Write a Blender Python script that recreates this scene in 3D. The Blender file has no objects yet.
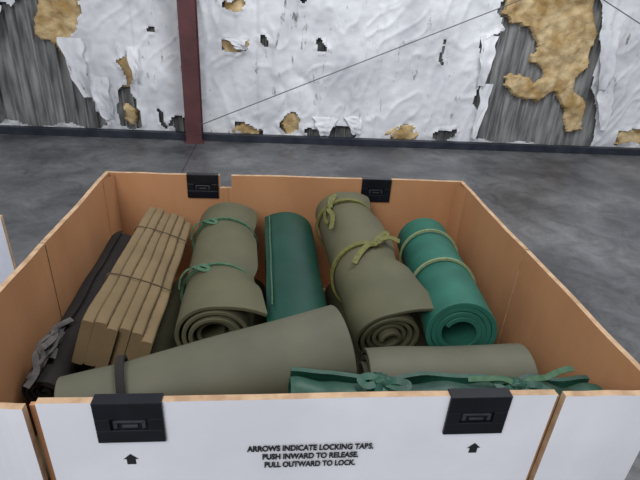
import bpy, math, random, bmesh
from mathutils import Vector, Matrix, noise
random.seed(4)
scn = bpy.context.scene
scn.view_settings.view_transform = 'Standard'

# ------------------------------------------------------------------ materials
def srgb(r, g, b):
    f = lambda c: (c/255/12.92) if c/255 <= .04045 else ((c/255+.055)/1.055)**2.4
    return (f(r), f(g), f(b), 1)

def mat(name, c1, c2=None, scale=8, rough=.7, bump=0, bscale=60, detail=6, lo=.35, hi=.65, metal=0, stretch=(1, 1, 1), spec=.4, bdist=.01):
    m = bpy.data.materials.new(name); m.use_nodes = True
    n = m.node_tree.nodes; l = m.node_tree.links
    b = n['Principled BSDF']
    b.inputs['Roughness'].default_value = rough
    b.inputs['Metallic'].default_value = metal
    b.inputs['Specular IOR Level'].default_value = spec
    tc = n.new('ShaderNodeTexCoord')
    mp = n.new('ShaderNodeMapping'); mp.inputs['Scale'].default_value = stretch
    l.new(tc.outputs['Object'], mp.inputs[0])
    if c2:
        t = n.new('ShaderNodeTexNoise'); t.inputs['Scale'].default_value = scale; t.inputs['Detail'].default_value = detail
        l.new(mp.outputs[0], t.inputs['Vector'])
        cr = n.new('ShaderNodeValToRGB')
        cr.color_ramp.elements[0].position = lo; cr.color_ramp.elements[0].color = c1
        cr.color_ramp.elements[1].position = hi; cr.color_ramp.elements[1].color = c2
        l.new(t.outputs['Fac'], cr.inputs[0]); l.new(cr.outputs[0], b.inputs['Base Color'])
    else:
        b.inputs['Base Color'].default_value = c1
    if bump:
        t2 = n.new('ShaderNodeTexNoise'); t2.inputs['Scale'].default_value = bscale; t2.inputs['Detail'].default_value = 5
        l.new(mp.outputs[0], t2.inputs['Vector'])
        bp = n.new('ShaderNodeBump'); bp.inputs['Strength'].default_value = bump; bp.inputs['Distance'].default_value = bdist
        l.new(t2.outputs['Fac'], bp.inputs['Height']); l.new(bp.outputs[0], b.inputs['Normal'])
    return m

M = {}
M['kraft'] = mat('kraft_board', srgb(166, 120, 84), srgb(180, 133, 95), 5, .75, .1, 40, stretch=(1, 1, .4), spec=.25)
M['edge'] = mat('board_edge', srgb(156, 126, 98), srgb(182, 154, 124), 40, .85, 0)
M['white'] = mat('white_board', srgb(214, 216, 224), srgb(228, 230, 238), 4, .55, .05, 25)
M['black'] = mat('black_plastic', srgb(12, 13, 19), srgb(18, 20, 28), 20, .35, spec=.35)
M['grey'] = mat('grey_plastic', srgb(40, 42, 48), srgb(52, 54, 60), 40, .4)
M['ink'] = mat('ink', srgb(30, 30, 34), None, rough=.8)
M['olive'] = mat('olive_foam', srgb(76, 75, 57), srgb(84, 82, 62), 10, .62, .1, 220, bdist=.001, spec=.3)
M['olive_l'] = mat('olive_foam_light', srgb(77, 77, 64), srgb(86, 85, 71), 8, .6, .1, 220, bdist=.001, spec=.3)
M['green'] = mat('dark_green_vinyl', srgb(6, 48, 38), srgb(10, 58, 46), 9, .45, .15, 60, bdist=.002, spec=.35)
M['teal'] = mat('teal_foam', srgb(30, 80, 68), srgb(38, 94, 80), 12, .6, .1, 200, bdist=.001, spec=.3)
M['fgreen'] = mat('green_nylon', srgb(14, 50, 40), srgb(28, 70, 56), 16, .5, .5, 24, bdist=.006)
M['tan'] = mat('tan_foam', srgb(102, 86, 60), srgb(112, 95, 68), 10, .85, .2, 200, bdist=.002)
M['brown'] = mat('brown_canvas_with_shade', srgb(22, 19, 18), srgb(32, 27, 25), 12, .9, .4, 80, bdist=.003)  # canvas brown, darkened in colour to give the deep shade by the left wall
M['strap'] = mat('olive_webbing', srgb(80, 80, 38), srgb(98, 97, 48), 90, .7, .3, 400, bdist=.001)
M['gstrap'] = mat('green_webbing', srgb(46, 78, 56), srgb(64, 94, 70), 90, .7, .3, 400, bdist=.001)
M['pale'] = mat('pale_band', srgb(104, 118, 84), srgb(124, 136, 100), 90, .7)
M['string'] = mat('brown_string', srgb(60, 48, 33), srgb(76, 62, 44), 90, .8)
M['cloth'] = mat('grey_cloth', srgb(60, 57, 56), srgb(96, 92, 90), 30, .9, .5, 80)
M['wood'] = mat('pallet_wood', srgb(120, 98, 70), srgb(150, 124, 90), 10, .85, stretch=(.3, 3, 3))
M['metal'] = mat('corrugated_steel', srgb(92, 93, 94), srgb(152, 152, 151), 6, .6, .2, 40, stretch=(3, 1, .4), metal=0)
M['foam'] = mat('torn_insulation', srgb(162, 132, 84), srgb(212, 190, 148), 7, .95, .5, 40, detail=10, bdist=.02)
M['column'] = mat('red_oxide_steel', srgb(78, 46, 48), srgb(94, 56, 58), 6, .6, .2, 60)
M['base'] = mat('dark_steel', srgb(28, 32, 44), srgb(46, 50, 60), 6, .5)
M['rod'] = mat('rod_steel', srgb(104, 102, 102), None, rough=.6)

m = mat('white_sheeting', srgb(200, 202, 208), srgb(230, 232, 236), 2.6, .45, .3, 6, bdist=.04)
n = m.node_tree.nodes; l = m.node_tree.links; b = n['Principled BSDF']
base = b.inputs['Base Color'].links[0].from_socket
t = n.new('ShaderNodeTexNoise'); t.inputs['Scale'].default_value = 9; t.inputs['Detail'].default_value = 12; t.inputs['Roughness'].default_value = .72
mp = n.new('ShaderNodeMapping'); mp.inputs['Scale'].default_value = (1.6, 1, .5)
tc = n.new('ShaderNodeTexCoord'); l.new(tc.outputs['Object'], mp.inputs[0]); l.new(mp.outputs[0], t.inputs['Vector'])
cr = n.new('ShaderNodeValToRGB'); cr.color_ramp.elements[0].position = .33; cr.color_ramp.elements[0].color = (.16, .14, .12, 1)
cr.color_ramp.elements[1].position = .40; cr.color_ramp.elements[1].color = (1, 1, 1, 1)
l.new(t.outputs['Fac'], cr.inputs[0])
mx = n.new('ShaderNodeMix'); mx.data_type = 'RGBA'; mx.blend_type = 'MULTIPLY'; mx.inputs[0].default_value = .8
l.new(base, mx.inputs[6]); l.new(cr.outputs[0], mx.inputs[7]); l.new(mx.outputs[2], b.inputs['Base Color'])
M['sheet'] = m

m = mat('concrete', srgb(72, 72, 75), srgb(116, 116, 118), 1.5, .4, .1, 30, detail=13, lo=.34, hi=.66)
n = m.node_tree.nodes; l = m.node_tree.links; b = n['Principled BSDF']
base = b.inputs['Base Color'].links[0].from_socket
t = n.new('ShaderNodeTexNoise'); t.inputs['Scale'].default_value = 4.5; t.inputs['Detail'].default_value = 15; t.inputs['Roughness'].default_value = .82; t.inputs['Distortion'].default_value = .8
tc = n.new('ShaderNodeTexCoord'); l.new(tc.outputs['Object'], t.inputs['Vector'])
cr = n.new('ShaderNodeValToRGB'); cr.color_ramp.elements[0].position = .40; cr.color_ramp.elements[0].color = (.42, .42, .42, 1)
cr.color_ramp.elements[1].position = .58; cr.color_ramp.elements[1].color = (1, 1, 1, 1)
l.new(t.outputs['Fac'], cr.inputs[0])
mx = n.new('ShaderNodeMix'); mx.data_type = 'RGBA'; mx.blend_type = 'MULTIPLY'; mx.inputs[0].default_value = .8
l.new(base, mx.inputs[6]); l.new(cr.outputs[0], mx.inputs[7]); l.new(mx.outputs[2], b.inputs['Base Color'])
mr = n.new('ShaderNodeMapRange'); mr.inputs[3].default_value = .22; mr.inputs[4].default_value = .6
l.new(t.outputs['Fac'], mr.inputs[0]); l.new(mr.outputs[0], b.inputs['Roughness'])
M['concrete'] = m

# ------------------------------------------------------------------ helpers
def mesh(name, V, F, mats, idx=None, parent=None, smooth=False, sharp=40, bevel=0):
    me = bpy.data.meshes.new(name); me.from_pydata([tuple(v) for v in V], [], F); me.update()
    for mm in (mats if isinstance(mats, (list, tuple)) else [mats]): me.materials.append(mm)
    if idx:
        for p, i in zip(me.polygons, idx): p.material_index = i
    if smooth:
        me.polygons.foreach_set('use_smooth', [True]*len(me.polygons))
        try: me.set_sharp_from_angle(angle=math.radians(sharp))
        except Exception: pass
    o = bpy.data.objects.new(name, me); scn.collection.objects.link(o)
    if parent: o.parent = parent
    if bevel:
        bv = o.modifiers.new('bevel', 'BEVEL'); bv.width = bevel; bv.segments = 2; bv.limit_method = 'ANGLE'
    return o

def boxdata(x0, x1, y0, y1, z0, z1):
    V = [(x0,y0,z0),(x1,y0,z0),(x1,y1,z0),(x0,y1,z0),(x0,y0,z1),(x1,y0,z1),(x1,y1,z1),(x0,y1,z1)]
    F = [(0,3,2,1),(4,5,6,7),(0,1,5,4),(1,2,6,5),(2,3,7,6),(3,0,4,7)]
    return V, F

def box(name, x0, x1, y0, y1, z0, z1, mats, parent=None, bevel=.001, idx=None):
    V, F = boxdata(x0, x1, y0, y1, z0, z1)
    return mesh(name, V, F, mats, idx, parent, bevel=bevel)

def multibox(name, boxes, mt, parent=None, bevel=0):
    V = []; F = []
    for bx in boxes:
        v, f = boxdata(*bx); o = len(V); V += v; F += [tuple(i+o for i in q) for q in f]
    return mesh(name, V, F, mt, None, parent, bevel=bevel)

def strapmesh(name, pts, width, thick, mt, parent, nrm=(0, -.4, 1), cyclic=False):
    pts = [Vector(p) for p in pts]; P = []
    N = len(pts); seg = N if cyclic else N-1
    for i in range(seg):
        g = (lambda j: pts[j % N]) if cyclic else (lambda j: pts[min(max(j, 0), N-1)])
        a, b_, c, d = g(i-1), g(i), g(i+1), g(i+2)
        for s in range(6):
            t = s/6
            P.append(.5*((2*b_)+(c-a)*t+(2*a-5*b_+4*c-d)*t*t+(3*b_-a-3*c+d)*t**3))
    if not cyclic: P.append(pts[-1])
    V = []; F = []; K = len(P); nrm = Vector(nrm).normalized()
    for i in range(K):
        p = P[(i-1) % K] if cyclic else P[max(i-1, 0)]; q = P[(i+1) % K] if cyclic else P[min(i+1, K-1)]
        d = (q-p).normalized(); s = d.cross(nrm)
        s = s.normalized() if s.length > .15 else d.cross(Vector((1, .3, 0))).normalized()
        u = s.cross(d).normalized()
        V += [P[i]-s*width/2-u*thick/2, P[i]+s*width/2-u*thick/2, P[i]+s*width/2+u*thick/2, P[i]-s*width/2+u*thick/2]
    for i in range(K if cyclic else K-1):
        A = 4*i; B = 4*((i+1) % K)
        for j in range(4): F.append((A+j, A+(j+1) % 4, B+(j+1) % 4, B+j))
    if not cyclic: F += [(3, 2, 1, 0), tuple(4*(K-1)+j for j in range(4))]
    return mesh(name, V, F, mt, parent=parent)

def ribbon(name, pts, width, thick, mt, parent, tilt=0, cyclic=False):
    cu = bpy.data.curves.new(name, 'CURVE'); cu.dimensions = '3D'
    sp = cu.splines.new('NURBS'); sp.points.add(len(pts)-1)
    for p, q in zip(sp.points, pts): p.co = (*q, 1); p.tilt = tilt
    sp.order_u = 3; sp.use_endpoint_u = True; sp.use_cyclic_u = cyclic
    sp.resolution_u = 6
    cu.extrude = max(width/2-thick/2, 0); cu.bevel_depth = thick/2; cu.bevel_resolution = 2
    cu.materials.append(mt)
    o = bpy.data.objects.new(name, cu); scn.collection.objects.link(o); o.parent = parent
    return o

def frame(p0, p1):
    ax = (p1-p0).normalized(); side = ax.cross(Vector((0, 0, 1))).normalized(); up = side.cross(ax)
    return ax, side, up

def sheet_extrude(name, pathfn, thick, p0, p1, mt, stations=16, tel=0, wob=.0, wf=9, seed=0):
    p0 = Vector(p0); p1 = Vector(p1); ax, side, up = frame(p0, p1); L = (p1-p0).length
    V = []; K = None
    for i in range(stations+1):
        t = i/stations; pts = pathfn(t); K = len(pts); inn = []; out = []
        for k, (a, bb) in enumerate(pts):
            q = pts[min(k+1, K-1)]; p = pts[max(k-1, 0)]
            dx, dy = q[0]-p[0], q[1]-p[1]; d = math.hypot(dx, dy) or 1
            nx, ny = dy/d, -dx/d
            e = tel*(k/K)*math.sin(k/K*7+seed)*(1-2*t)
            c = p0 + ax*(t*L+e)
            base = c+side*a+up*bb
            dv = wob*noise.noise(base*wf+Vector((seed, 0, 0)))
            for lst, s in ((out, 1), (inn, -1)):
                lst.append(c + side*(a+nx*(thick/2*s)+nx*dv) + up*(bb+ny*(thick/2*s)+ny*dv))
        V += out+inn
    R = 2*K; F = []
    for i in range(stations):
        A = i*R; B = A+R
        for k in range(K-1):
            F.append((A+k, A+k+1, B+k+1, B+k)); F.append((A+K+k, B+K+k, B+K+k+1, A+K+k+1))
        F.append((A, B, B+K, A+K)); F.append((A+K-1, A+R-1, B+R-1, B+K-1))
    for A in (0, stations*R):
        for k in range(K-1): F.append((A+k, A+K+k, A+K+k+1, A+k+1))
    o = mesh(name, V, F, mt, smooth=True, sharp=35)
    bm = bmesh.new(); bm.from_mesh(o.data); bmesh.ops.recalc_face_normals(bm, faces=bm.faces); bm.to_mesh(o.data); bm.free()
    bv = o.modifiers.new('bevel', 'BEVEL'); bv.width = min(.0018, thick*.2); bv.segments = 2; bv.limit_method = 'ANGLE'; bv.angle_limit = math.radians(50)
    return o

def rolled(name, p0, p1, R, turns, thick, mt, r_in=.025, sq=(1, 1), lip=0, lipang=1.2, th0=20, sgn=1, ties=(), cone=(1, 1), tel=.01, wob=.004, wf=9, seed=0, stations=22, lipfar=.35, cin=.03, hold=.7):
    def scale(t): return cone[0]+(cone[1]-cone[0])*t
    def cinch(t): return max([math.exp(-((t-x)/.06)**2) for x in ties] or [0])
    def pathfn(t):
        K = int(turns*32); pts = []; c = cinch(t)
        for k in range(K+1):
            ph = 2*math.pi*turns*k/K
            r = (R-thick/2)-(R-thick/2-r_in)*k/K
            r *= 1 + .02*math.sin(ph*1.7+seed)*(.1+k/K)
            if lip and ph < lipang: r += lip*(1-ph/lipang)**2*(lipfar+(1-lipfar)*(1-t)**3)*(1-hold*c)
            r *= scale(t)*(1-cin*c*(1-k/K))
            th = math.radians(th0)+sgn*ph
            pts.append((r*math.cos(th)*sq[0], r*math.sin(th)*sq[1]))
        return pts
    o = sheet_extrude(name, pathfn, thick, p0, p1, mt, stations, tel, wob, wf, seed)
    P0 = Vector(p0); P1 = Vector(p1); ax, side, up = frame(P0, P1)
    def surf(t, deg, off=0):
        a = math.radians(deg); r = R*scale(t)*(1-cin)+off
        return P0+(P1-P0)*t + side*(r*math.cos(a)*sq[0]) + up*(r*math.sin(a)*sq[1])
    return o, surf, ax

def band(name, o, surf, t, width, mt, off=.004, thick=.0025, skew=0, n=48):
    ax = (surf(min(t+.01, 1), 0)-surf(t, 0)).normalized()
    V = []
    for i in range(n):
        d = 360*i/n; tt = t+skew*math.sin(math.radians(d))
        a = surf(tt, d, off-thick/2-.004); b2 = surf(tt, d, off+thick/2)
        for p in (b2-ax*width/2, b2+ax*width/2, a+ax*width/2, a-ax*width/2): V.append(p)
    F = []
    for i in range(n):
        A = i*4; B = ((i+1) % n)*4
        for j in range(4): F.append((A+j, B+j, B+(j+1) % 4, A+(j+1) % 4))
    return mesh(name, V, F, mt, parent=o, smooth=True)

def knot(prefix, o, c, mt, s=1.0, flat=.7):
    c = Vector(c); V = []; F = []; nu, nv = 10, 10
    for i in range(nu+1):
        for j in range(nv):
            a = math.pi*i/nu; b2 = 2*math.pi*j/nv
            r = .009*s*(1+.25*math.sin(3*b2+i))
            V.append(c+Vector((r*1.4*math.sin(a)*math.cos(b2), r*math.sin(a)*math.sin(b2), r*flat*math.cos(a))))
    for i in range(nu):
        for j in range(nv): F.append((i*nv+j, i*nv+(j+1) % nv, (i+1)*nv+(j+1) % nv, (i+1)*nv+j))
    mesh(prefix+'_knot', V, F, mt, parent=o, smooth=True, sharp=80)

def tail(name, o, pts, mt, w=.008, nrm=(0, -.4, 1)):
    strapmesh(name, pts, w, .002, mt, o, nrm)

# ---- mats in the row
oA, sA, _ = rolled('rolled_sleeping_mat', (-.130, .912, .770), (-.146, 1.46, .792), .097, 3.8, .0105, M['olive'], r_in=.030, sq=(1, .94), lip=.045, lipang=1.0, th0=28, ties=(.30, .76), seed=1.3, tel=.012, lipfar=.3)
for k, t in enumerate((.30, .76)):
    band(f'tie_{k}', oA, sA, t, .007, M['gstrap'], skew=.02)
    c = sA(t+.02, 125, .008); knot(f'tie_{k}', oA, c, M['gstrap'], .75)
    tail(f'tie_end_{k}a', oA, [c, c+Vector((.018, -.006, .012)), c+Vector((.036, -.012, .008)), c+Vector((.030, -.022, .006)), c+Vector((.008, -.012, .006))], M['gstrap'], .009)
    tail(f'tie_end_{k}b', oA, [c, c+Vector((-.016, -.012, .002)), c+Vector((-.034, -.02, -.018)), c+Vector((-.038, -.03, -.045))], M['gstrap'], .009, (-1, -.3, .6))

oB, sB, _ = rolled('rolled_sleeping_mat', (.066, .905, .742), (.050, 1.44, .776), .089, 3.2, .011, M['green'], r_in=.03, sq=(1.02, .95), lip=.010, lipang=.8, th0=140, sgn=-1, ties=(), seed=2.1, wob=.005, lipfar=1)
ribbon('edge_cord', [sB(t, 126, .016+.002*math.sin(t*20)) for t in (.12, .25, .4, .55, .7, .85, .96)], .005, .004, M['gstrap'], oB)

oC, sC, _ = rolled('rolled_sleeping_mat', (.286, .925, .753), (.228, 1.50, .830), .089, 4.4, .010, M['olive'], r_in=.018, sq=(1.04, .97), lip=.062, lipang=1.15, th0=34, ties=(.42, .86), seed=3.6, tel=.012, lipfar=.32, cin=.02, hold=.6)
band('strap_0', oC, sC, .42, .014, M['strap'], skew=.06, off=.006)
band('strap_1', oC, sC, .86, .012, M['strap'], skew=.03, off=.006)
c = sC(.46, 78, .010); knot('strap_0', oC, c, M['strap'], 1.1)
tail('strap_0_a', oC, [c, c+Vector((.025, .012, .012)), c+Vector((.055, .028, .006)), c+Vector((.080, .026, -.004))], M['strap'], .015)
tail('strap_0_b', oC, [c, c+Vector((.02, .024, .014)), c+Vector((.045, .05, .012)), c+Vector((.038, .02, .008)), c+Vector((.01, .0, .006))], M['strap'], .012)
tail('strap_0_c', oC, [c, c+Vector((-.022, -.02, .006)), c+Vector((-.045, -.045, -.004)), c+Vector((-.064, -.072, -.020))], M['strap'], .015)
c = sC(.86, 126, .008); knot('strap_1', oC, c, M['strap'], .9)
tail('strap_1_a', oC, [c, c+Vector((.012, .02, .018)), c+Vector((.02, .045, .022)), c+Vector((.004, .03, .014)), c], M['strap'], .011)
tail('strap_1_b', oC, [c, c+Vector((-.006, -.03, .002)), c+Vector((.003, -.065, -.002)), c+Vector((-.008, -.13, -.014))], M['strap'], .014, (-.5, 0, 1))
tail('strap_1_c', oC, [c, c+Vector((-.016, -.016, -.008)), c+Vector((-.018, -.05, -.02)), c+Vector((-.012, -.085, -.016))], M['strap'], .011, (-1, 0, .6))

oD, sD, _ = rolled('rolled_sleeping_mat', (.447, .890, .797), (.503, 1.43, .764), .090, 3.6, .0125, M['teal'], r_in=.038, lip=.0, th0=-60, ties=(.38, .75), seed=5.2, tel=.003, wob=.002, cin=.02)
for k, t in enumerate((.38, .75)):
    band(f'tie_{k}', oD, sD, t, .007, M['pale'], skew=.02)

# ---- folded tan pad : panels packed on edge
E0 = Vector((-.345, .870, .770)); E1 = Vector((-.338, 1.43, .790)); eax, esd, eup = frame(E0, E1)
ER = math.radians(-20)
def epos(t, a, b2):
    a *= 1-.12*t
    return E0+(E1-E0)*t+esd*(a*math.cos(ER)-b2*math.sin(ER))+eup*(a*math.sin(ER)+b2*math.cos(ER))
V = []; F = []
NS = 6; pit = .0262; th = .0266; hh = .068
for i in range(NS):
    a0 = (i-(NS-1)/2)*pit; z0 = .003*math.sin(i*2.3)-.0012*(i-2.5)**2; y_off = .006*math.sin(i*1.9+1)
    prof = []; r = .0065
    for cxs, czs, st in ((1, 1, 0), (-1, 1, 90), (-1, -1, 180), (1, -1, 270)):
        for q in range(5):
            an = math.radians(st+q*22.5)
            prof.append((a0+cxs*(th/2-r)+r*math.cos(an), z0+czs*(hh-r)+r*math.sin(an)))
    NST = 40; o0 = len(V); P = len(prof)
    for s in range(NST+1):
        t = s/NST
        endr = 1-.05*max(0, 1-s/1.5)-.05*max(0, 1-(NST-s)/1.5)
        for (a, z) in prof:
            sg = .004*noise.noise(Vector((a*14, t*5, z*14)))
            V.append(epos(t, a0+(a-a0)*endr+sg, z*endr+sg+.0012*math.sin(t*90+i))+eax*y_off)
    for s in range(NST):
        for k in range(P):
            F.append((o0+s*P+k, o0+s*P+(k+1) % P, o0+(s+1)*P+(k+1) % P, o0+(s+1)*P+k))
    F.append(tuple(o0+k for k in range(P))[::-1]); F.append(tuple(o0+NST*P+k for k in range(P)))
oE = mesh('folded_foam_mat', V, F, M['tan'], smooth=True, sharp=55)
for k, t in enumerate((.3, .74)):
    W = NS*pit/2+.002; H = hh+.003; c2 = []
    cs = [(-W, -H), (-W, H-.006), (W, H-.006), (W, -H)]
    for i in range(4):
        p, q = cs[i], cs[(i+1) % 4]
        for f in (.02, .3, .7, .98): c2.append(epos(t+.02*math.sin(i), p[0]+(q[0]-p[0])*f, p[1]+(q[1]-p[1])*f+(.005 if i == 1 and .1 < f < .9 else 0)))
    ribbon(f'string_{k}', c2, .003, .003, M['string'], oE, cyclic=True)

# ---- dark roll by the left wall with a crumpled grey strap
oH, sH, _ = rolled('rolled_canvas_groundsheet', (-.474, .80, .712), (-.478, 1.44, .732), .046, 4, .006, M['brown'], r_in=.01, lip=.01, th0=90, seed=9, wob=.006)
V = []; F = []
for i in range(17):
    for j in range(20):
        a = math.pi*i/16; b2 = 2*math.pi*j/20
        d = Vector((math.sin(a)*math.cos(b2), math.sin(a)*math.sin(b2), math.cos(a)))
        r = 1+.8*noise.noise(d*2.5)+.6*noise.noise(d*6)
        V.append(Vector((-.482, .88, .770))+Vector((d.x*.014*r, d.y*.055*r, d.z*.016*r)))
for i in range(16):
    for j in range(20): F.append((i*20+j, i*20+(j+1) % 20, (i+1)*20+(j+1) % 20, (i+1)*20+j))
mesh('crumpled_cloth', V, F, M['cloth'], smooth=True, sharp=60, parent=oH)
strapmesh('grey_strap_1', [(-.470, .98, .772), (-.485, .93, .785), (-.470, .88, .795), (-.49, .84, .785), (-.475, .80, .775), (-.485, .77, .760)], .013, .003, M['cloth'], oH, (.4, -.5, 1))
strapmesh('grey_strap_2', [(-.49, .95, .772), (-.475, .90, .795), (-.492, .86, .795), (-.472, .83, .785), (-.49, .79, .765)], .010, .003, M['cloth'], oH, (-.6, -.5, 1))

# ---- big loose olive mat across the front
oF, sF, _ = rolled('rolled_sleeping_mat', (-.360, .655, .812), (.140, .785, .840), .102, 3.0, .010, M['olive_l'], r_in=.035, lip=.01, th0=-70, cone=(.68, 1.0), ties=(.2,), seed=4.4, wob=.004, wf=5)
band('strap', oF, sF, .2, .014, M['brown'], off=.003)

oI, sI, _ = rolled('rolled_sleeping_mat', (.20, .768, .766), (.548, .768, .773), .080, 3.4, .010, M['olive_l'], r_in=.025, seed=6.1, lip=.01, th0=-80, wob=.004)

# ---- green nylon wrapped mat in front
oG, sG, _ = rolled('rolled_green_poncho', (.036, .622, .868), (.615, .626, .840), .046, 2.6, .009, M['fgreen'], r_in=.012, sq=(1.05, .95), seed=8.4, lip=.012, lipang=1.5, th0=150, sgn=1, ties=(.27, .70), cone=(1.0, .84), wob=.014, wf=16, stations=70, tel=.008, lipfar=1, cin=.08)
for k, t in enumerate((.27, .70)):
    band(f'strap_{k}', oG, sG, t, .012, M['fgreen'], off=.006)
    c = sG(t, 88, .008); knot(f'strap_{k}', oG, c, M['fgreen'], 1.4)
    tail(f'strap_{k}_a', oG, [c, c+Vector((.02, -.008, .008)), c+Vector((.040, -.012, .004)), c+Vector((.030, -.022, .002)), c+Vector((.004, -.008, .002))], M['fgreen'], .013)
    tail(f'strap_{k}_b', oG, [c, c+Vector((-.022, .006, .006)), c+Vector((-.040, .002, .003)), c+Vector((-.03, -.012, .001)), c], M['fgreen'], .013)
    tail(f'strap_{k}_c', oG, [c, c+Vector((-.012, -.02, .0)), c+Vector((-.02, -.036, -.012)), c+Vector((-.024, -.046, -.032))], M['fgreen'], .013, (0, -1, .5))
c = sG(.70, 85, .008)
tail('long_tie', oG, [c, c+Vector((.03, .008, .008)), c+Vector((.06, .018, .002)), c+Vector((.09, .026, .010)), c+Vector((.115, .03, .012))], M['gstrap'], .011)
tail('long_tie_b', oG, [c, c+Vector((-.03, .008, .010)), c+Vector((-.06, .010, .008)), c+Vector((-.09, .014, .004))], M['gstrap'], .010)

# ---- lower layer of mats in the box
low = None
for i, x in enumerate((-.43, -.26, -.09, .08, .25, .42, .56)):
    r = .082 if i < 6 else .06
    o, s, _ = rolled('mat_%d' % i, (x, .64, .50+r), (x, 1.36, .50+r), r, 3, .011, M['olive'], r_in=.025, seed=i, stations=4, wob=.002)
    if low is None:
        low = bpy.data.objects.new('pile_of_rolled_mats', None); scn.collection.objects.link(low)
    o.parent = low

# ------------------------------------------------------------------ bulk containers
X0, X1, Y0, Y1, ZT = -.541, .659, .553, 1.555, .937
def latch(par, x, y, zt, sgn, name):
    f = lambda a, b2: (min(y+sgn*a, y+sgn*b2), max(y+sgn*a, y+sgn*b2))
    w = .051; h = .08
    o = bpy.data.objects.new(name, None); scn.collection.objects.link(o); o.parent = par
    a, b2 = f(.0, .006)
    ww = .028; z1 = zt-.030; z0 = zt-.054
    multibox(name+'_plate', [(x-w, x+w, a, b2, z1, zt+.002), (x-w, x+w, a, b2, zt-h, z0), (x-w, x-ww, a, b2, z0, z1), (x+ww, x+w, a, b2, z0, z1)], M['black'], o, bevel=.0015)
    a, b2 = f(-.001, .0015)
    box(name+'_recess', x-ww, x+ww, a, b2, z0, z1, M['black'], o, 0)
    a, b2 = f(.0, .005)
    multibox(name+'_tab', [(x-.022, x+.022, a, b2, zt-.039, zt-.035), (x-.024, x-.018, a, b2, zt-.050, zt-.036), (x+.018, x+.024, a, b2, zt-.050, zt-.036), (x-.012, x+.012, a, b2, zt-.049, zt-.044)], M['grey'], o, bevel=.001)
    a, b2 = f(-.015, .006)
    box(name+'_cap', x-w, x+w, a, b2, zt+.0005, zt+.003, M['black'], o, .001)
    return o

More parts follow.
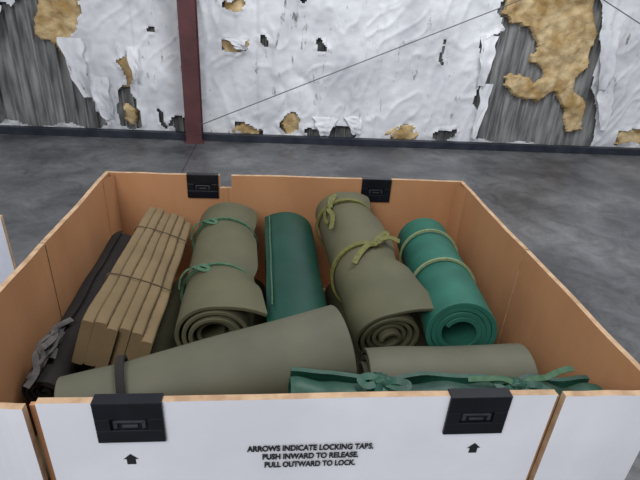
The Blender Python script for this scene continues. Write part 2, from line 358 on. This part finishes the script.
def container(dx=0, dy=0):
    par = bpy.data.objects.new('bulk_container', None); scn.collection.objects.link(par)
    T = .012; mats = [M['kraft'], M['white'], M['edge']]
    def P(name, x0, x1, y0, y1, z0, z1, out):
        V = []; F = []; ix = []; n = 14
        alongx = out in ('-y', '+y')
        for i in range(n+1):
            t = i/n
            zz = z1 + .003*noise.noise(Vector((x0*7+t*3, y0*5, dx)))*min(1, 6*min(t, 1-t))
            bo = (.004*noise.noise(Vector((t*2.5+x0*3, y0*9, 4+dx))))*min(1, 6*min(t, 1-t))
            if alongx:
                x = x0+(x1-x0)*t
                V += [(x+dx, y0+dy, z0), (x+dx, y1+dy, z0), (x+dx, y1+dy+bo, zz), (x+dx, y0+dy+bo, zz)]
            else:
                y = y0+(y1-y0)*t
                V += [(x0+dx, y+dy, z0), (x1+dx, y+dy, z0), (x1+dx+bo, y+dy, zz), (x0+dx+bo, y+dy, zz)]
        lo = 1 if out in ('-y', '-x') else 0
        for i in range(n):
            A = 4*i; B = A+4
            F.append((A, A+1, B+1, B)); ix.append(2)
            F.append((A+1, A+2, B+2, B+1)); ix.append(1-lo)
            F.append((A+2, A+3, B+3, B+2)); ix.append(2)
            F.append((A+3, A, B, B+3)); ix.append(lo)
        F.append((0, 3, 2, 1)); ix.append(2); F.append((4*n, 4*n+1, 4*n+2, 4*n+3)); ix.append(2)
        return mesh(name, V, F, mats, ix, par)
    zb = .13
    P('front_door', -.343, .467, Y0, Y0+T, zb, ZT, '-y')
    P('front_corner_l', X0, -.358, Y0-.008, Y0-.008+T, zb, ZT-.003, '-y')
    P('front_corner_r', .479, X1, Y0-.004, Y0-.004+T, zb, ZT, '-y')
    for nm, a, c in (('front_door_lining_l', -.357, -.346), ('front_door_lining_r', .469, .478)):
        box(nm, a+dx, c+dx, Y0+.009+dy, Y0+.016+dy, zb, ZT-.012, M['kraft'], par, 0)
    P('back_l', X0, -.176, Y1-T, Y1, zb, ZT, '+y')
    P('back_notch', -.176, -.138, Y1-T, Y1, zb, ZT-.045, '+y')
    P('back_r', -.138, X1, Y1-T, Y1, zb, ZT, '+y')
    for nm, xa, out in (('left', X0, '-x'), ('right', X1-T, '+x')):
        P(nm+'_front', xa, xa+T, Y0+T*.4, 1.050, zb, ZT, out)
        P(nm+'_rear', xa, xa+T, 1.055, Y1-T, zb, ZT, out)
        P(nm+'_hinge', xa+.004, xa+T-.003, 1.049, 1.056, zb, ZT-.006, out)
    for s, xc in ((1, X0+T), (-1, X1-T)):
        V = [(xc+dx, Y1-.075+dy, zb), (xc+s*.018+dx, Y1-T-.001+dy, zb), (xc+s*.018+dx, Y1-T-.001+dy, ZT-.004), (xc+dx, Y1-.075+dy, ZT-.004)]
        mesh('corner_flap', V, [(0, 1, 2, 3)], M['kraft'], parent=par)
    box('deck', X0+T+dx, X1-T+dx, Y0+T+dy, Y1-T+dy, .47, .498, M['kraft'], par, 0)
    pal = [(X0+dx, X1+dx, Y0+dy+a, Y0+dy+a+.14, .0, .022) for a in (0, .43, .86)]
    pal += [(X0+dx+a, X0+dx+a+.12, Y0+dy, Y1+dy, .022, .105) for a in (0, .54, 1.08)]
    pal += [(X0+dx, X1+dx, Y0+dy+a, Y0+dy+a+.14, .105, .128) for a in (0, .215, .43, .645, .86)]
    multibox('pallet', pal, M['wood'], par, .002)
    latch(par, -.212+dx, Y0+dy, ZT, -1, 'latch_fl'); latch(par, .337+dx, Y0+dy, ZT, -1, 'latch_fr')
    latch(par, -.232+dx, Y1-T+dy, ZT, -1, 'latch_bl'); latch(par, .352+dx, Y1-T+dy, ZT, -1, 'latch_br')
    for i, (ax_, az) in enumerate(((-.220, .812), (.349, .816))):
        y = Y0+dy-.0012
        V = [(ax_-.012+dx, y, az+.002), (ax_+.012+dx, y, az+.002), (ax_+dx, y, az+.014), (ax_-.007+dx, y, az+.002), (ax_+.007+dx, y, az+.002), (ax_+.007+dx, y, az-.010), (ax_-.007+dx, y, az-.010)]
        mesh(f'arrow_{i}', V, [(0, 1, 2), (3, 6, 5, 4)], M['ink'], parent=par)
    for i, tx in enumerate(('ARROWS INDICATE LOCKING TABS.', 'PUSH INWARD TO RELEASE.', 'PULL OUTWARD TO LOCK.')):
        cu = bpy.data.curves.new('text', 'FONT'); cu.body = tx; cu.size = .0178; cu.align_x = 'CENTER'; cu.align_y = 'CENTER'
        cu.offset = .0007; cu.extrude = .0002; cu.materials.append(M['ink'])
        o = bpy.data.objects.new(f'printed_text_{i}', cu); scn.collection.objects.link(o); o.parent = par
        o.location = (.069+dx, Y0+dy-.0025, .8305-.0195*i); o.rotation_euler = (math.pi/2, 0, 0)
        bpy.context.view_layer.update()
        w = o.dimensions.x
        o.scale.x = (.209, .160, .153)[i]/w if w > 0 else 1
    return par
container()
container(dx=-1.352, dy=-.352)

# ------------------------------------------------------------------ building
def wy(x): return 5.36+.016*x
V, F = boxdata(-8, 9, -4, 5.9, -.1, 0)
mesh('floor', V, F, M['concrete'])
multibox('floor_joint_1', [(-.804, -.797, -4, 5.2, -.001, .0008)], M['base'])  # thin dark strip drawn as the control joint in the concrete

def inpoly(x, z, P):
    c = False; j = len(P)-1
    for i in range(len(P)):
        a, b2 = P[i], P[j]
        if (a[1] > z) != (b2[1] > z) and x < (b2[0]-a[0])*(z-a[1])/(b2[1]-a[1])+a[0]: c = not c
        j = i
    return c
def ell(cx, cz, rx, rz): return [(cx+rx*math.cos(k*math.pi/6), cz+rz*math.sin(k*math.pi/6)) for k in range(12)]
HOLES = [
    [(-2.72,1.15),(-2.4,1.2),(-2.3,1.3),(-1.85,1.3),(-1.93,.95),(-1.88,.6),(-1.9,.42),(-1.72,.1),(-2.8,.1),(-2.72,.6),(-2.78,.9)],
    [(-1.62,.5),(-1.5,.52),(-1.36,.1),(-1.6,.1)],
    [(-1.55,.75),(-1.45,.86),(-1.42,.6),(-1.5,.52)],
    [(-3.6,.1),(-3.5,.9),(-3.2,1.3),(-3.0,.6),(-3.1,.1)],
    ell(-.41,.98,.14,.04), ell(-.10,.99,.035,.05), ell(.46,1.0,.045,.05), ell(-.38,1.34,.1,.03), ell(.25,1.4,.03,.02),
    ell(.18,.2,.08,.1), ell(-.28,.12,.16,.05), ell(.7,.13,.2,.05), ell(1.42,.12,.14,.07), ell(.45,.1,.1,.04), ell(-.95,.14,.14,.07), ell(1.9,.12,.14,.05),
    ell(1.75,.95,.012,.16), ell(-1.2,1.05,.04,.02), ell(-1.15,.2,.015,.12),
    [(2.14,1.13),(2.4,1.23),(2.3,1.45),(2.5,1.8),(3.2,1.85),(3.4,1.4),(3.44,1.1),(3.55,.7),(3.68,.45),(3.74,.06),(2.30,.06),(2.2,.6)],
    [(4.0,.1),(4.05,.25),(4.5,.3),(4.6,.1)],
]
FOAM = [
    [(-2.34,.95),(-2.2,1.32),(-1.8,1.34),(-1.9,.95),(-1.85,.6),(-2.02,.62),(-2.12,.86)],
    [(-1.6,.8),(-1.35,.9),(-1.36,.5),(-1.55,.5)],
    ell(-.41,.98,.2,.1), ell(.18,.18,.12,.14), ell(-.28,.1,.2,.08), ell(1.42,.12,.18,.1), ell(-1.5,.2,.08,.12), ell(-.38,1.32,.14,.1),
    [(2.30,1.40),(2.45,1.85),(3.2,1.9),(3.38,1.35),(3.42,.95),(3.28,.82),(3.42,.62),(3.55,.5),(3.62,.2),(3.40,.18),(3.3,.45),(3.12,.62),(2.9,.5),(2.62,.58),(2.5,.78),(2.62,.80),(2.85,.72),(2.95,.84),(2.72,.95),(2.78,1.1),(2.62,1.3),(2.45,1.26)],
    [(4.0,.05),(4.05,.3),(4.6,.3),(4.6,.05)],
]
def warp(x, z, s, a=.07):
    v = noise.noise_vector(Vector((x*4, z*4, s)))*a + noise.noise_vector(Vector((x*14, z*14, s+5)))*a*.45
    return x+v.x, z+v.y
def bb(P): return min(p[0] for p in P)-.2, max(p[0] for p in P)+.2, min(p[1] for p in P)-.2, max(p[1] for p in P)+.2
HB = [(P, bb(P)) for P in HOLES]; FB = [(P, bb(P)) for P in FOAM]
def inside(x, z, B, s, a=.07):
    w = None
    for P, (a0, a1, b0, b1) in B:
        if a0 < x < a1 and b0 < z < b1:
            if w is None: w = warp(x, z, s, a)
            if inpoly(w[0], w[1], P): return True
    return False

V = []; F = []; xs = []
x = -5.5
while x < 7:
    xs += [(x, 0), (x+.010, .03), (x+.022, .03), (x+.032, 0)]; x += .098
for (xx, d) in xs:
    V += [(xx, wy(xx)-d, 0), (xx, wy(xx)-d, 3.4)]
for i in range(len(xs)-1): F.append((2*i, 2*i+2, 2*i+3, 2*i+1))
back = mesh('wall_back', V, F, M['metal'])

dx = .016; nx = int(11.6/dx); nz = int(2.6/dx); ox = -4.9
hm = [[inside(ox+i*dx, .03+k*dx, HB, 0) for i in range(nx+1)] for k in range(nz+1)]
V = []
for k in range(nz+1):
    for i in range(nx+1):
        x = ox+i*dx; z = .03+k*dx
        f = 0
        for di, dk in ((3, 0), (-3, 0), (0, 3), (0, -3)):
            a, c = min(max(i+di, 0), nx), min(max(k+dk, 0), nz)
            f += hm[c][a]
        p = Vector((x, z, 0))
        q = p+noise.noise_vector(p*2)*.25
        r1 = 1-abs(noise.noise(Vector((q.x*2.6+q.y*.6, q.y*.8, 3))))*2
        r2 = 1-abs(noise.noise(Vector((q.x*5-q.y*1.5, q.y*2.6, 8))))*2
        w = .035*noise.noise(p*1.1)+.024*r1**3*noise.noise(p*1.7+Vector((0, 0, 9)))*2.2+.012*max(r2, 0)**4+.004*noise.noise(p*14)
        seam = .010 if (x+.17) % 1.22 < .05 else 0
        w += seam + .028*f/4*(1+noise.noise(p*8))
        V.append((x, wy(x)-.075-w, z))
F = []
for k in range(nz):
    for i in range(nx):
        if hm[k][i] or hm[k+1][i+1] or hm[k][i+1] or hm[k+1][i]: continue
        a = k*(nx+1)+i; F.append((a, a+1, a+nx+2, a+nx+1))
mesh('insulation_sheeting', V, F, M['sheet'], parent=back, smooth=True, sharp=70)
box('upper_sheeting', -5.5, 7, 5.22, 5.30, 2.62, 3.4, M['sheet'], back)

def flap(i, x, z, w, h, lean, curl):
    V = []; F = []; nu, nv = 8, 16
    for b2 in range(nv+1):
        s = b2/nv
        for a in range(nu+1):
            u = a/nu-.5
            ww = w*(1-.6*s**1.5)*(1+.35*noise.noise(Vector((s*5, i*3.1, 0))))
            xx = x+u*ww+lean*s+.02*noise.noise(Vector((s*4, i*1.7, 5)))
            yy = wy(x)-.10-curl*math.sin(s*2.6)-.03*u*u*4*s+.02*noise.noise(Vector((u*6, s*6, i)))
            V.append((xx, yy, z-h*s))
    for b2 in range(nv):
        for a in range(nu):
            q = b2*(nu+1)+a; F.append((q, q+1, q+nu+2, q+nu+1))
    mesh(f'sheeting_flap_{i}', V, F, M['sheet'], parent=back, smooth=True, sharp=80)
for i, a in enumerate([(-1.98,.95,.22,.55,.12,.06),(-1.78,.6,.22,.42,.10,.05),(-2.62,1.2,.2,.3,-.05,.05),
        (-1.40,.9,.12,.35,.04,.05),(-.38,1.02,.2,.1,.04,.02),(.55,.28,.25,.2,.0,.03),(.86,.30,.2,.2,.05,.03),
        (2.22,1.18,.18,.5,-.02,.05),(2.30,.7,.12,.6,-.06,.04),(3.52,1.3,.22,.6,.08,.05),(3.66,.75,.2,.5,.10,.04),(-2.9,.7,.2,.5,.05,.05)]):
    flap(i, *a)

V = []; F = []; idx = {}
cells = []
for k in range(nz):
    for i in range(nx):
        x = ox+i*dx; z = .03+k*dx
        if inside(x, z, FB, 21, .06): cells.append((i, k))
cs = set(cells)
def vid(i, k):
    if (i, k) in idx: return idx[(i, k)]
    x = ox+i*dx; z = .03+k*dx; p = Vector((x, z, 2))
    edge = sum(((i+a, k+c) in cs) for a in (-1, 0) for c in (-1, 0))
    y = .035+.03*noise.noise(p*5)+.018*noise.noise(p*13)+.006*noise.noise(p*30)
    if edge < 4: y = .005
    idx[(i, k)] = len(V); V.append((x, wy(x)-y-.03, z)); return idx[(i, k)]
for i, k in cells: F.append((vid(i, k), vid(i+1, k), vid(i+1, k+1), vid(i, k+1)))
mesh('torn_insulation', V, F, M['foam'], parent=back, smooth=True, sharp=60)

multibox('baseboard_back', [(-5, 6.5, 5.16, 5.20, 0, .075), (-5, 6.5, 5.20, 5.235, .06, .075)], M['base'], None, .003)
cx = -.825
multibox('steel_column', [(cx-.08, cx+.08, 5.05, 5.065, .0, 3.4), (cx-.006, cx+.006, 5.065, 5.185, .0, 3.4), (cx-.08, cx+.08, 5.185, 5.20, .0, 3.4), (cx-.10, cx+.10, 5.04, 5.21, 0, .012)], M['column'], None, .003)
def rod(p, q, r=.005):
    p = Vector(p); q = Vector(q); d = (q-p).normalized(); s = d.cross(Vector((0, 1, 0))).normalized(); u = s.cross(d)
    V = []; F = []
    for c in (p, q):
        for j in range(10): V.append(c+s*r*math.cos(j*math.pi/5)+u*r*math.sin(j*math.pi/5))
    for j in range(10): F.append((j, (j+1) % 10, 10+(j+1) % 10, 10+j))
    F += [tuple(range(9, -1, -1)), tuple(range(10, 20))]
    mesh('bracing_rod', V, F, M['rod'], smooth=True)
rod((-.76, 5.12, .18), (5.6, 5.16, 2.9)); rod((1.3, 5.08, 2.36), (6.2, 5.14, .35))

# ------------------------------------------------------------------ lights
w = bpy.data.worlds.new('World'); scn.world = w; w.use_nodes = True
w.node_tree.nodes['Background'].inputs[0].default_value = (.91, .94, 1, 1)
w.node_tree.nodes['Background'].inputs[1].default_value = .54
def area(name, loc, tgt, size, power, col=(1, 1, 1)):
    li = bpy.data.lights.new(name, 'AREA'); li.size = size; li.energy = power; li.color = col
    o = bpy.data.objects.new(name, li); scn.collection.objects.link(o); o.location = loc
    o.rotation_euler = (Vector(tgt)-Vector(loc)).to_track_quat('-Z', 'Y').to_euler()
area('ceiling_lamp', (-1.5, -1.9, 4.0), (.2, 1.0, .6), 2.2, 140, (1, .99, .97))
area('ceiling_lamp', (1.5, 2.0, 5.0), (1.0, 4.4, .5), 1.6, 165, (.96, .98, 1))

# ------------------------------------------------------------------ camera
cam = bpy.data.cameras.new('camera'); co = bpy.data.objects.new('camera', cam); scn.collection.objects.link(co)
fw = Vector((.0978, .8841, -.4569)).normalized(); rt = Vector((.9949, -.080, .0583)); rt = (rt-fw*rt.dot(fw)).normalized()
up = rt.cross(fw)
co.matrix_world = Matrix(((rt.x, up.x, -fw.x, 0), (rt.y, up.y, -fw.y, 0), (rt.z, up.z, -fw.z, 1.5), (0, 0, 0, 1)))
cam.lens = 27.34; cam.sensor_width = 36; cam.clip_start = .02
scn.camera = co
